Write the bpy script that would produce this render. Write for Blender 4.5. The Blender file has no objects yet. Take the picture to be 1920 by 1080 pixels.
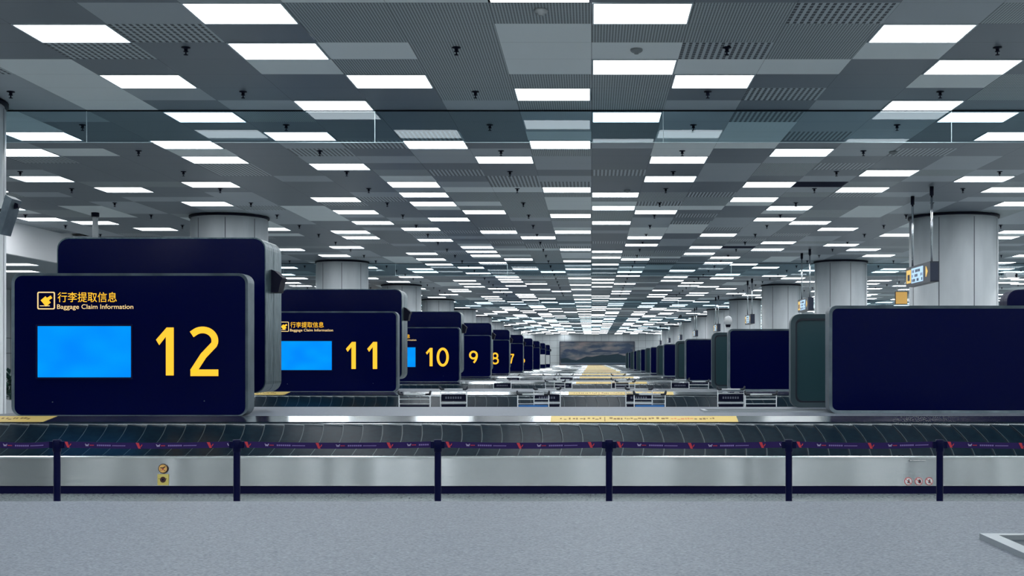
import bpy, bmesh, math, random
from mathutils import Vector, Matrix
R = random.Random(7)
S = bpy.context.scene
COL = S.collection
PI = math.pi

# ------------------------------------------------------------------ camera, world, exposure
HC = 1.575                       # lens height above the floor
cam = bpy.data.cameras.new('camera'); camo = bpy.data.objects.new('camera', cam); COL.objects.link(camo)
camo.location = (0, 0, HC); camo.rotation_euler = (PI/2, 0, 0)
cam.sensor_width = 36; cam.lens = 36*2300/1920
cam.shift_x = -149/1920; cam.shift_y = 136/1920
cam.clip_start = .05; cam.clip_end = 600
S.camera = camo
W = bpy.data.worlds.new('world'); S.world = W; W.use_nodes = True
W.node_tree.nodes['Background'].inputs[0].default_value = (.45, .6, .75, 1)
W.node_tree.nodes['Background'].inputs[1].default_value = .05
S.view_settings.view_transform = 'Standard'; S.view_settings.look = 'None'
S.view_settings.exposure = 0.0; S.view_settings.gamma = 1
S.view_settings.use_curve_mapping = False
LIGHT = 9.2                      # radiance of the ceiling panels

# ------------------------------------------------------------------ materials
M = {}
def mat(name, col=(.5, .5, .5), rough=.5, metal=0, spec=.5, emit=None, estr=0, coat=0):
    m = bpy.data.materials.new(name); m.use_nodes = True
    b = m.node_tree.nodes['Principled BSDF']
    b.inputs['Base Color'].default_value = (*col, 1)
    b.inputs['Roughness'].default_value = rough
    b.inputs['Metallic'].default_value = metal
    b.inputs['Specular IOR Level'].default_value = spec
    b.inputs['Coat Weight'].default_value = coat
    if emit:
        b.inputs['Emission Color'].default_value = (*emit, 1)
        b.inputs['Emission Strength'].default_value = estr
    M[name] = m
    return m
def N(m, t, **kw):
    n = m.node_tree.nodes.new(t)
    for k, v in kw.items(): setattr(n, k, v)
    return n
def L(m, a, b): m.node_tree.links.new(a, b)
def bsdf(m): return m.node_tree.nodes['Principled BSDF']
def coords(m, scale=(1, 1, 1), kind='Object'):
    tc = N(m, 'ShaderNodeTexCoord'); mp = N(m, 'ShaderNodeMapping')
    mp.inputs['Scale'].default_value = scale
    L(m, tc.outputs[kind], mp.inputs['Vector']); return mp.outputs['Vector']
def noise_col(m, scale, c0, c1, nscale=1, lo=.35, hi=.65, detail=3, bump=0, dist=.002, rough=None):
    v = coords(m, scale); n = N(m, 'ShaderNodeTexNoise'); n.inputs['Scale'].default_value = nscale
    n.inputs['Detail'].default_value = detail
    L(m, v, n.inputs['Vector'])
    r = N(m, 'ShaderNodeValToRGB'); e = r.color_ramp.elements
    e[0].position = lo; e[0].color = (*c0, 1); e[1].position = hi; e[1].color = (*c1, 1)
    L(m, n.outputs['Fac'], r.inputs['Fac']); L(m, r.outputs['Color'], bsdf(m).inputs['Base Color'])
    if bump:
        bp = N(m, 'ShaderNodeBump'); bp.inputs['Strength'].default_value = bump; bp.inputs['Distance'].default_value = dist
        L(m, n.outputs['Fac'], bp.inputs['Height']); L(m, bp.outputs['Normal'], bsdf(m).inputs['Normal'])
    if rough:
        mr = N(m, 'ShaderNodeMapRange'); mr.inputs['To Min'].default_value = rough[0]; mr.inputs['To Max'].default_value = rough[1]
        L(m, n.outputs['Fac'], mr.inputs['Value']); L(m, mr.outputs['Result'], bsdf(m).inputs['Roughness'])
    return n

mat('ceil_dark', (.155, .182, .218), .42, 0, .5)
mat('ceil_mid', (.40, .44, .48), .45, 0, .5)
mat('ceil_light', (.84, .88, .89), .5, 0, .4)
mat('ceil_open', (.003, .006, .03), .8, 0, .1)
mat('ceil_void', (.01, .014, .02), .9, 0, .1)
def slots(name, base, dark, px, wx, py, wy):
    m = mat(name, base, .45)
    tc = N(m, 'ShaderNodeTexCoord'); sx = N(m, 'ShaderNodeSeparateXYZ'); L(m, tc.outputs['Object'], sx.inputs[0])
    def band(out, p, w):
        d = N(m, 'ShaderNodeMath', operation='DIVIDE'); d.inputs[1].default_value = p; L(m, out, d.inputs[0])
        f = N(m, 'ShaderNodeMath', operation='FRACT'); L(m, d.outputs[0], f.inputs[0])
        c = N(m, 'ShaderNodeMath', operation='LESS_THAN'); c.inputs[1].default_value = w; L(m, f.outputs[0], c.inputs[0])
        return c.outputs[0]
    a = band(sx.outputs['X'], px, wx); b = band(sx.outputs['Y'], py, wy)
    mu = N(m, 'ShaderNodeMath', operation='MULTIPLY'); L(m, a, mu.inputs[0]); L(m, b, mu.inputs[1])
    mx = N(m, 'ShaderNodeMix', data_type='RGBA'); mx.inputs[6].default_value = (*base, 1); mx.inputs[7].default_value = (*dark, 1)
    L(m, mu.outputs[0], mx.inputs[0]); L(m, mx.outputs[2], bsdf(m).inputs['Base Color'])
slots('ceil_fine', (.42, .47, .49), (.035, .05, .065), .0386, .5, .046, .7)
slots('ceil_slot', (.46, .51, .54), (.008, .014, .03), .0882, .5, .115, .78)

mat('lamp', (1, 1, 1), .5, 0, .3, (.93, .97, 1.0), LIGHT)
mat('lamp_frame', (.5, .56, .6), .45)
m = mat('floor', (.24, .28, .29), .22); noise_col(m, (1, 1, 1), (.20, .24, .25), (.33, .37, .38), 30, rough=(.15, .3))
m = mat('deck', (.3, .34, .4), .5, 0, .35)
noise_col(m, (90, 260, 90), (.025, .042, .07), (.30, .335, .38), 1.0, .30, .72, 9, .25, .001)
m = mat('brushed', (.50, .53, .54), .3, 1); noise_col(m, (.8, .8, 60), (.43, .46, .475), (.51, .54, .55), 3, rough=(.23, .27))
bsdf(m).inputs['Anisotropic'].default_value = 1.0
# sheet metal is never quite flat: long shallow waves along the panel
wv = N(m, 'ShaderNodeTexNoise'); wv.inputs['Scale'].default_value = 1; wv.inputs['Detail'].default_value = 1; L(m, coords(m, (.75, .05, .05)), wv.inputs['Vector'])
bw = N(m, 'ShaderNodeBump'); bw.inputs['Strength'].default_value = 1; bw.inputs['Distance'].default_value = .09; L(m, wv.outputs['Fac'], bw.inputs['Height']); L(m, bw.outputs['Normal'], bsdf(m).inputs['Normal'])
tg = N(m, 'ShaderNodeTangent', direction_type='RADIAL', axis='X'); L(m, tg.outputs[0], bsdf(m).inputs['Tangent'])
m = mat('bezel', (.74, .77, .79), .22, 1); noise_col(m, (1.2, 6, 6), (.72, .75, .77), (.80, .83, .84), 2, rough=(.15, .19))
bsdf(m).inputs['Anisotropic'].default_value = .75
tg = N(m, 'ShaderNodeTangent', direction_type='RADIAL', axis='X'); L(m, tg.outputs[0], bsdf(m).inputs['Tangent'])
mat('lip', (.85, .88, .9), .25, 1)
mat('kick', (.0006, .0016, .034), .5, 0, .15)
mat('rubber_lit_edge', (.05, .08, .09), .45)  # paler rubber: light caught on the slat edges, put into the colour
m = mat('rubber', (.01, .025, .035), .40, 0, .06); noise_col(m, (5, 5, 5), (.003, .010, .019), (.006, .018, .028), 3, rough=(.26, .36))
mat('navy_face', (.0006, .0022, .036), .12, 0, .10)
mat('navy_matt', (.0008, .002, .038), .4, 0, .15)
m = mat('frame_grey', (.15, .2, .24), .38, .5); noise_col(m, (2, 2, 2), (.075, .105, .13), (.13, .17, .20), 2)
m = mat('side_grey', (.16, .23, .25), .3, .6)
n = noise_col(m, (6, 6, 2.2), (.05, .09, .11), (.12, .18, .20), 2.2, bump=.35, dist=.02)
mat('green_face', (.022, .058, .070), .28, 0, .35)
mat('back_frame', (.045, .075, .09), .4, .2)
mat('groove', (.004, .008, .02), .6)
mat('yellow_text', (.4, .25, .02), .5, 0, .2, (1.0, .50, .025), 1.0)
mat('cream_text', (.4, .3, .1), .5, 0, .2, (.95, .66, .32), .9)
m = mat('screen_blue', (0, .02, .05), .3, 0, .05, (.0, .27, 1.0), 1.05)
v = coords(m, (1.3, 1, 2.0)); n = N(m, 'ShaderNodeTexNoise'); n.inputs['Scale'].default_value = 1.2; n.inputs['Detail'].default_value = 1; L(m, v, n.inputs['Vector'])
r = N(m, 'ShaderNodeValToRGB'); e = r.color_ramp.elements
e[0].position = .25; e[0].color = (.0, .22, .95, 1); e[1].position = .75; e[1].color = (.0, .34, 1.0, 1)
L(m, n.outputs['Fac'], r.inputs['Fac']); L(m, r.outputs['Color'], bsdf(m).inputs['Emission Color'])
mat('strip_yellow', (.80, .60, .20), .4, 0, .4)
mat('strip_ink', (.30, .17, .05), .6)
mat('strip_red', (.75, .30, .10), .6)
mat('sticker_orange', (.85, .50, .14), .5)
mat('sticker_yellow', (.72, .60, .16), .5)
mat('sticker_dark', (.06, .02, .015), .6)
mat('white', (.8, .8, .8), .5)
mat('red', (.6, .05, .06), .5)
mat('black', (.003, .004, .016), .5, 0, .15)
mat('post', (.0006, .002, .032), .4, 0, .12)
mat('tape', (.022, .010, .085), .6, 0, .2)
mat('tape_red', (.52, .03, .05), .6)
mat('tape_white', (.45, .42, .6), .6)
mat('tape_ink', (.20, .14, .38), .6)
m = mat('column', (.66, .70, .73), .42, 0, .4); noise_col(m, (2, 2, .5), (.60, .64, .67), (.68, .72, .75), 1.5)
mat('seam', (.12, .14, .16), .7)
mat('wall', (.50, .54, .56), .6)
mat('wall_white', (.9, .9, .92), .55)
mat('chrome', (.75, .78, .8), .18, 1)
mat('cart_metal', (.62, .65, .68), .35, .5)
mat('cart_blue', (.02, .16, .48), .4)
mat('cart_board', (.002, .003, .018), .4, 0, .12)
mat('cart_ink', (.12, .13, .18), .6)
mat('grip', (.012, .018, .03), .55)
mat('sign_shell', (.03, .035, .05), .4)
mat('sign_lit', (.1, .2, .3), .4, 0, .3, (.55, .78, 1.0), .8)
mat('sign_dark', (.02, .03, .06), .5)
mat('sign_yellow', (.4, .3, .1), .5, 0, .3, (1.0, .62, .15), .7)
mat('camera_white', (.7, .72, .74), .35)
m = mat('leaf', (.02, .07, .06), .5); noise_col(m, (5, 5, 5), (.01, .04, .05), (.05, .13, .10), 3)
mat('planter', (.62, .64, .66), .4)
mat('hatch_dark', (.02, .035, .05), .4, 0, .2)
mat('hatch_frame', (.42, .46, .48), .35, .8)
mat('yellow_reflection', (.5, .3, .08), .5, 0, .3, (1.0, .55, .15), .25)  # dim glow standing in for yellow sign reflections on the ceiling
# tinted clear glass: part of the light passes, part is mirrored by the Fresnel curve
m = bpy.data.materials.new('glass'); m.use_nodes = True; M['glass'] = m
nt = m.node_tree; nt.nodes.remove(nt.nodes['Principled BSDF'])
tr = N(m, 'ShaderNodeBsdfTransparent'); tr.inputs[0].default_value = (.52, .67, .73, 1)
gl = N(m, 'ShaderNodeBsdfGlossy'); gl.inputs['Roughness'].default_value = .02; gl.inputs[0].default_value = (.85, .95, 1, 1)
fr = N(m, 'ShaderNodeFresnel'); fr.inputs[0].default_value = 1.5
mx = N(m, 'ShaderNodeMixShader'); L(m, fr.outputs[0], mx.inputs[0]); L(m, tr.outputs[0], mx.inputs[1]); L(m, gl.outputs[0], mx.inputs[2])
L(m, mx.outputs[0], nt.nodes['Material Output'].inputs[0])
mat('glass_edge', (.6, .75, .78), .3)
# mural: soft banks of cloud over the painted ground
mat('detector', (.26, .28, .29), .5)
m = mat('mural_sky', (.1, .1, .12), .6)
v = coords(m, (.16, 1, .55)); n = N(m, 'ShaderNodeTexNoise'); n.inputs['Scale'].default_value = 1.9; n.inputs['Detail'].default_value = 4; L(m, v, n.inputs['Vector'])
r = N(m, 'ShaderNodeValToRGB'); e = r.color_ramp.elements
e[0].position = .40; e[0].color = (.03, .055, .10, 1); e[1].position = .62; e[1].color = (.24, .20, .20, 1)
x_ = e.new(.50); x_.color = (.12, .13, .15, 1)
L(m, n.outputs['Fac'], r.inputs['Fac']); L(m, r.outputs['Color'], bsdf(m).inputs['Base Color'])
mat('mural_land', (.006, .028, .045), .7)
mat('mural_cloud', (.03, .05, .10), .7)
mat('mural_water', (.10, .14, .19), .7)

# ------------------------------------------------------------------ builders
class MB:
    def __init__(s): s.v = []; s.f = []; s.m = []; s.sm = []; s.mats = []
    def mi(s, name):
        if name not in s.mats: s.mats.append(name)
        return s.mats.index(name)
    def face(s, pts, mt, smooth=False):
        b = len(s.v); s.v += [tuple(p) for p in pts]; s.f.append(tuple(range(b, b+len(pts)))); s.m.append(s.mi(mt)); s.sm.append(smooth)
    def box(s, a, b, mt, faces='xXyYzZ'):
        x0, y0, z0 = a; x1, y1, z1 = b; i = len(s.v)
        s.v += [(x0,y0,z0),(x1,y0,z0),(x1,y1,z0),(x0,y1,z0),(x0,y0,z1),(x1,y0,z1),(x1,y1,z1),(x0,y1,z1)]
        F = {'z':(0,3,2,1),'Z':(4,5,6,7),'y':(0,1,5,4),'X':(1,2,6,5),'Y':(2,3,7,6),'x':(3,0,4,7)}
        for k in faces: s.f.append(tuple(i+q for q in F[k])); s.m.append(s.mi(mt)); s.sm.append(False)
    def tube(s, pts, r, mt, n=8, cap=True):
        rings = []
        pts = [Vector(p) for p in pts]
        up0 = None
        for i, p in enumerate(pts):
            d = (pts[min(i+1, len(pts)-1)] - pts[max(i-1, 0)]).normalized()
            a = Vector((0, 0, 1)) if abs(d.z) < .9 else Vector((0, 1, 0))
            if up0 is not None: a = up0
            u = d.cross(a).normalized(); w = u.cross(d).normalized(); up0 = w
            rr = r[i] if isinstance(r, (list, tuple)) else r
            b = len(s.v)
            for k in range(n):
                t = 2*PI*k/n; s.v.append(tuple(p + rr*(math.cos(t)*u + math.sin(t)*w)))
            rings.append(b)
        mi = s.mi(mt)
        for a, b in zip(rings, rings[1:]):
            for k in range(n):
                s.f.append((a+k, a+(k+1) % n, b+(k+1) % n, b+k)); s.m.append(mi); s.sm.append(True)
        if cap:
            s.f.append(tuple(rings[0]+k for k in reversed(range(n)))); s.m.append(mi); s.sm.append(False)
            s.f.append(tuple(rings[-1]+k for k in range(n))); s.m.append(mi); s.sm.append(False)
    def lathe(s, prof, c, mt, n=32, a0=0, a1=2*PI):
        closed = abs(a1-a0-2*PI) < 1e-6; cnt = n if closed else n+1; rings = []
        for r, z in prof:
            rings.append(len(s.v))
            for k in range(cnt):
                t = a0+(a1-a0)*k/n; s.v.append((c[0]+r*math.cos(t), c[1]+r*math.sin(t), c[2]+z))
        mi = s.mi(mt)
        for a, b in zip(rings, rings[1:]):
            for k in range(n):
                k2 = (k+1) % cnt
                s.f.append((a+k, a+k2, b+k2, b+k)); s.m.append(mi); s.sm.append(True)
    def prism(s, poly, y0, y1, mt, cap=True, side=None):
        # polygon in x,z (counter-clockwise seen from -y), pulled from y0 (front) to y1
        n = len(poly); b = len(s.v)
        s.v += [(x, y0, z) for x, z in poly] + [(x, y1, z) for x, z in poly]
        if cap:
            s.f.append(tuple(b+i for i in range(n))); s.m.append(s.mi(mt)); s.sm.append(False)
            s.f.append(tuple(b+n+i for i in reversed(range(n)))); s.m.append(s.mi(mt)); s.sm.append(False)
        mi = s.mi(side or mt)
        for i in range(n):
            j = (i+1) % n
            s.f.append((b+i, b+n+i, b+n+j, b+j)); s.m.append(mi); s.sm.append(False)
    def ringprism(s, outer, inner, y0, y1, mt, bevel=0):
        n = len(outer); b = len(s.v)
        s.v += [(x, y0, z) for x, z in outer] + [(x, y0+bevel, z) for x, z in inner] + [(x, y1, z) for x, z in outer] + [(x, y1, z) for x, z in inner]
        mi = s.mi(mt)
        for i in range(n):
            j = (i+1) % n
            for q in ((b+i, b+j, b+n+j, b+n+i), (b+i, b+2*n+i, b+2*n+j, b+j), (b+n+i, b+n+j, b+3*n+j, b+3*n+i), (b+2*n+i, b+3*n+i, b+3*n+j, b+2*n+j)):
                s.f.append(q); s.m.append(mi); s.sm.append(False)
    def build(s, name, parent=None, loc=None):
        me = bpy.data.meshes.new(name); me.from_pydata(s.v, [], s.f)
        for q in s.mats: me.materials.append(M[q])
        me.polygons.foreach_set('material_index', s.m); me.polygons.foreach_set('use_smooth', s.sm); me.update()
        o = bpy.data.objects.new(name, me); COL.objects.link(o)
        if parent: o.parent = parent
        if loc: o.location = loc
        return o
def rrect(x0, x1, z0, z1, r, n=6):
    out = []
    for cx, cz, a in ((x1-r, z0+r, -PI/2), (x1-r, z1-r, 0), (x0+r, z1-r, PI/2), (x0+r, z0+r, PI)):
        for k in range(n+1):
            t = a+PI/2*k/n; out.append((cx+r*math.cos(t), cz+r*math.sin(t)))
    return out
def empty(name, loc, label, cat, group=None):
    o = bpy.data.objects.new(name, None); COL.objects.link(o); o.location = loc; o.empty_display_size = .2
    return tag(o, label, cat, group)
def tag(o, label, cat, group=None):
    o['label'] = label; o['category'] = cat
    if group: o['group'] = group
    elif 'group' in o.keys(): del o['group']
    return o
def struct(o, label=None):
    o['kind'] = 'structure'
    if label: o['label'] = label
    return o
KIDS = {}
def adopt(root):
    return [c for c in COL.objects if c.parent == root]
def dup(root, kids, loc, label, group=None):
    """kids: list of (child, [grandchildren])"""
    r = root.copy(); COL.objects.link(r); r.location = loc; r['label'] = label
    if group: r['group'] = group
    for c, gs in kids:
        d = c.copy(); COL.objects.link(d); d.parent = r
        for g in gs:
            h = g.copy(); COL.objects.link(h); h.parent = d
    return r
def tree(root): return [(c, adopt(c)) for c in adopt(root)]
def text_mesh(body, h, mt, name, parent, x, y, z, width=None, offset=0, depth=.003):
    """flat raised lettering facing -y, left edge x, baseline z; h = cap height"""
    c = bpy.data.curves.new(name, 'FONT'); c.body = body; c.size = 1; c.extrude = 0; c.offset = offset; c.resolution_u = 5
    t = bpy.data.objects.new(name, c); me = bpy.data.meshes.new_from_object(t)
    bpy.data.objects.remove(t); bpy.data.curves.remove(c)
    xs = [v.co.x for v in me.vertices]; ys = [v.co.y for v in me.vertices]
    hh = max(ys)-max(0, min(ys)) if len(body) > 2 and body.isascii() else max(ys)-min(ys)
    y_base = min(ys) if not (len(body) > 2 and body.isascii()) else 0
    k = h/hh; kx = width/(max(xs)-min(xs)) if width else k
    x_min = min(xs)
    for v in me.vertices:
        v.co = Vector((x+(v.co.x-x_min)*kx, y, z+(v.co.y-y_base)*k))
    me.materials.clear(); me.materials.append(M[mt])
    for p in me.polygons: p.material_index = 0
    me.name = name
    o = bpy.data.objects.new(name, me); COL.objects.link(o); o.parent = parent
    return o
def polyline_digit(mb, strokes, w, y0, y1, mt):
    for pts in strokes:
        n = len(pts)
        left, right = [], []
        for i, p in enumerate(pts):
            a = pts[max(i-1, 0)]; b = pts[min(i+1, n-1)]
            d = Vector((b[0]-a[0], b[1]-a[1])); d.normalize(); nx, nz = -d.y, d.x
            left.append((p[0]+nx*w/2, p[1]+nz*w/2)); right.append((p[0]-nx*w/2, p[1]-nz*w/2))
        for i in range(n-1):
            mb.prism([right[i], right[i+1], left[i+1], left[i]], y0, y1, mt)

# ------------------------------------------------------------------ room shell
CZ = HC + 4.29                  # ceiling height
KX, JY, Y0 = 1.235, .92, 14.70  # ceiling module
XL, XR, YN, YF = -17.9, 30.0, -26.0, 200.0
fl = MB(); fl.box((-27, YN, -.12), (XR, YF, 0), 'floor'); struct(fl.build('floor'), 'polished grey hall floor')

LIT = {-9: [2, 9], -8: [16], -7: [10, 12], -6: [1, 4, 7], -5: [9, 13], -4: [0, 2, 6, 16], -3: [4, 10], -2: [12], -1: [5, 10, 17],
       0: [0, 3, 7], 1: [4, 12, 15], 3: [1, 11, 16], 4: [3, 6], 5: [7, 14, 17], 6: [9], 7: [15], 8: [11, 17]}
def lit(k, j): return (j % 18) in LIT.get((k+9) % 18-9, [])
TILE = {}
for k, js in {-1: (0, 4, 6), 0: (1, 4, 5, 6), 1: (0, 1), -2: (0, 1, 2, 3, 4, 5), -3: (0, 1, 3), 2: (1, 2)}.items():
    for j in js: TILE[k, j] = 'ceil_fine'
for k, js in {-1: (1, 2, 3), 0: (2,), 1: (3,), 2: (3,), 3: (2,), 4: (4,), -3: (2, 17), -4: (3,), -7: (3, 4, 5, 6, 11), -2: (17,), -6: ()}.items():
    for j in js: TILE[k, j] = 'ceil_light'
for k, j in ((1, 2), (2, 5), (2, 0), (-5, 1), (-6, 2), (-3, 14), (-2, 15), (-2, 16), (0, 14), (-5, 11), (2, 7), (3, 9), (5, 11), (4, 13)): TILE[k, j] = 'ceil_slot'
for k, j in ((-2, 6), (-1, 12), (-1, 15), (-5, 6), (-8, 7), (-1, 13), (3, 12), (4, 15), (-4, 12), (-3, 12), (6, 12)): TILE[k, j] = 'ceil_mid'
TILE[4, 16] = 'ceil_open'
for q in ((3, 3), (3, 4), (3, 5), (2, 4), (4, 5), (-6, 3), (-5, 2), (-5, 3), (-5, 4), (-4, 1), (-5, 5), (-4, 4), (-4, 5)): TILE[q] = 'ceil_dark'
RT = random.Random(21)
for k in range(-9, 9):
    j = 0
    while j < 18:
        run = RT.choice((1, 1, 2, 3)); u = RT.random()
        t = 'ceil_dark' if u < .56 else 'ceil_mid' if u < .78 else 'ceil_light' if u < .84 else 'ceil_fine' if u < .95 else 'ceil_slot'
        for q in range(run):
            if j < 18: TILE.setdefault((k, j), t if 3 <= j or abs(k) > 4 or t != 'ceil_light' else 'ceil_dark'); j += 1
GAP = .0015
cm = MB()
k0, k1 = math.ceil(XL/KX)-1, math.ceil(XR/KX)
j0, j1 = math.floor((YN-Y0)/JY), math.ceil((YF-Y0)/JY)
for k in range(k0, k1):
    for j in range(j0, j1):
        if lit(k, j): continue
        x0, x1 = max(k*KX, XL)+(.004 if k in (0, -3, 5) else GAP), min((k+1)*KX, XR)-GAP; y0, y1 = Y0+j*JY+GAP, Y0+(j+1)*JY-GAP
        y1 = min(y1, YF)
        if x1 <= x0 or y1 <= y0: continue
        cm.face([(x0, y0, CZ), (x0, y1, CZ), (x1, y1, CZ), (x1, y0, CZ)], TILE[(k+9) % 18-9, j % 18])
cm.box((XL, YN, CZ+.12), (XR, YF, CZ+.3), 'ceil_void')
struct(cm.build('ceiling'), 'grey ceiling of metal tiles, plain, perforated and slotted')
# side zone on the left: bulkhead and lower ceiling
ZB = HC + 3.28
b = MB(); b.box((XL-.15, YN, ZB), (XL, YF, CZ+.3), 'wall_white'); struct(b.build('trim_1'), 'white bulkhead hanging along the left side of the hall')
b = MB(); b.box((-27, YN, ZB), (XL-.15, YF, ZB+.2), 'ceil_mid'); struct(b.build('ceiling'), 'lower grey ceiling behind the bulkhead')
b = MB(); b.box((-27.2, YN, 0), (-27, YF, ZB+.2), 'wall')
for i in range(60):
    y = 12+i*3.0; b.box((-27, y, 0), (-26.985, y+.03, ZB), 'seam')
for z in (.9, 1.9, 2.6): b.box((-27, YN, z), (-26.985, YF, z+.03), 'seam')
struct(b.build('wall_left'), 'pale grey panelled wall on the far left')
b = MB(); b.box((XR, YN, 0), (XR+.2, YF, CZ+.3), 'wall'); struct(b.build('wall_right'))
b = MB(); b.box((-27.2, YF, 0), (XR+.2, YF+.2, CZ+.3), 'wall')
for i in range(46):
    x = -26+i*1.2; b.box((x, YF-.01, 0), (x+.03, YF, CZ), 'seam')
for z in (1.2, 2.4, 3.6, 4.8): b.box((-27, YF-.01, z), (XR, YF, z+.03), 'seam')
struct(b.build('wall_back'), 'pale panelled end wall of the hall')
b = MB(); b.box((-27.2, YN-.2, 0), (XR+.2, YN, CZ+.3), 'wall'); struct(b.build('wall_front'))

# ------------------------------------------------------------------ ceiling lights
def in_frame(x, y, z, mx=10):
    if y < 1: return False
    px = 1109+x*2300/y; py = 676-(z-HC)*2300/y
    return -mx < px < 1920+mx and -mx < py < 1080+mx
cells = []
for k in range(k0+1, k1-1):
    for j in range(j0+1, j1-1):
        if lit(k, j): cells.append((k, j))
def vis(c):
    k, j = c; x, y = (k+.5)*KX, Y0+(j+.5)*JY
    return in_frame(x, y, CZ, 0) or in_frame(x-.5, y, CZ, 0) or in_frame(x+.5, y, CZ, 0)
seen = sorted([c for c in cells if vis(c)], key=lambda c: (c[1], c[0]))
ONE = seen[:300]; REST = [c for c in cells if c not in set(ONE)]
def lamp_frame(mb, x, y, z):
    a, b2, t, d = KX/2-.008, JY/2-.008, .022, .035
    for (p, q) in (((-a, -b2), (a, -b2+t)), ((-a, b2-t), (a, b2)), ((-a, -b2+t), (-a+t, b2-t)), ((a-t, -b2+t), (a, b2-t))):
        mb.box((x+p[0], y+p[1], z-.012), (x+q[0], y+q[1], z+d), 'lamp_frame')
def lamp_glow(mb, x, y, z):
    a, b2 = KX/2-.03, JY/2-.03
    mb.box((x-a, y-b2, z-.004), (x+a, y+b2, z+.03), 'lamp')
f = MB(); lamp_frame(f, 0, 0, 0); g = MB(); lamp_glow(g, 0, 0, 0)
proto = empty('ceiling_light', (0, 0, 0), 'x', 'ceiling light', 'rectangular ceiling light panels')
f.build('frame', proto); g.build('diffuser', proto); kids = tree(proto)
fb = MB(); lamp_frame(fb, 0, 0, 0); lamp_glow(fb, 0, 0, 0)
far_me = None
rows = {}
for c in ONE: rows.setdefault(c[1], []).append(c)
rank = {}
order = sorted(rows)
def ordn(n): return str(n)+('th' if 10 <= n % 100 <= 20 else {1: 'st', 2: 'nd', 3: 'rd'}.get(n % 10, 'th'))
used_proto = False
for c in ONE:
    k, j = c; loc = ((k+.5)*KX, Y0+(j+.5)*JY, CZ)
    if j <= 34:
        r_ = rows[j]; nx = r_.index(c)+1; ri = order.index(j)+1
        side = 'only light' if len(r_) == 1 else ('leftmost light' if nx == 1 else 'rightmost light' if nx == len(r_) else ordn(nx)+' light from the left')
        if ri == 1: lb = 'large white ceiling light cut by the top edge of the photo, above centre'
        else: lb = 'white ceiling light, %s in %s row from the top' % (side, ordn(ri))
        if not used_proto: proto.location = loc; proto['label'] = lb; used_proto = True
        else: dup(proto, kids, loc, lb)
    else:
        if far_me is None:
            o = fb.build('ceiling_light'); far_me = o.data
        else:
            o = bpy.data.objects.new('ceiling_light', far_me); COL.objects.link(o)
        o.location = loc
        gidx = (j-35)//18; ar = 'left part' if k < -3 else 'middle' if k < 3 else 'right part'
        tag(o, 'small white light in the %s of the ceiling, %s bay' % (ar, ['front', 'second', 'third', 'fourth', 'fifth', 'sixth', 'seventh'][gidx]), 'ceiling light', 'far ceiling lights, %s, bay %s' % (ar, ordn(gidx+1)))
sb = MB()
for k, j in REST: lamp_glow(sb, (k+.5)*KX, Y0+(j+.5)*JY, CZ); 
o = sb.build('distant_ceiling_lights'); o['kind'] = 'stuff'; tag(o, 'countless tiny white ceiling lights merging near the end wall', 'ceiling lights')
# lights of the low ceiling on the left
t = MB(); lamp_glow(t, 0, 0, 0); lamp_frame(t, 0, 0, 0); me = None
for i, (x, y) in enumerate([(-19.3, 23.4), (-19.6, 41.8), (-21, 45), (-20.2, 48.6), (-19.5, 52.5), (-21.5, 58), (-19.5, 64), (-20.4, 30)]):
    if me is None: o = t.build('ceiling_light'); me = o.data
    else: o = bpy.data.objects.new('ceiling_light', me); COL.objects.link(o)
    o.location = (x, y, ZB); tag(o, 'white light in the low ceiling under the white bulkhead, far left', 'ceiling light', 'lights under the bulkhead')

# ------------------------------------------------------------------ sprinklers and detectors
s = MB(); s.lathe([(0, 0), (.062, 0), (.062, -.010), (.028, -.016), (.022, -.05), (.034, -.054), (.034, -.062), (.010, -.066), (.010, -.095), (.03, -.10), (.03, -.108), (0, -.108)], (0, 0, 0), 'black', 12)
sp = None
for jj in range(0, 24):
    for kk in range(-8, 10):
        x, y = -1.85+3.705*kk, 16.8+2.76*jj
        if x < XL+.5 or not in_frame(x, y, CZ, 0) or lit(math.floor(x/KX), math.floor((y-Y0)/JY)): continue
        if sp is None: o = s.build('sprinkler'); sp = o.data
        else: o = bpy.data.objects.new('sprinkler', sp); COL.objects.link(o)
        o.location = (x, y, CZ)
        tag(o, 'small dark sprinkler in the %s line from the front, %s of the centre seam' % (ordn(jj+1), ('left' if x < 0 else 'right')), 'sprinkler', 'sprinklers, %s line %s' % (ordn(jj+1), 'left' if x < 0 else 'right'))
dt = MB(); dt.lathe([(0, 0), (.085, 0), (.085, -.025), (.062, -.045), (.034, -.05), (.03, -.068), (0, -.072)], (0, 0, 0), 'detector', 16)
DT = [(.62, 16.9, 'round pale smoke detector on white tile between two centre ceiling lights'), (-.62, 15.0, 'smoke detector near top edge of the photo, beyond the cut light'),
      (.9, 30.9, 'smoke detector in the centre, just before the far lights'), (6.2, 25.2, 'smoke detector right of centre, just behind the glass curtain')]
me = None
for x, y, lb in DT:
    if me is None: o = dt.build('smoke_detector'); me = o.data
    else: o = bpy.data.objects.new('smoke_detector', me); COL.objects.link(o)
    o.location = (x, y, CZ); tag(o, lb, 'smoke detector')

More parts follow.
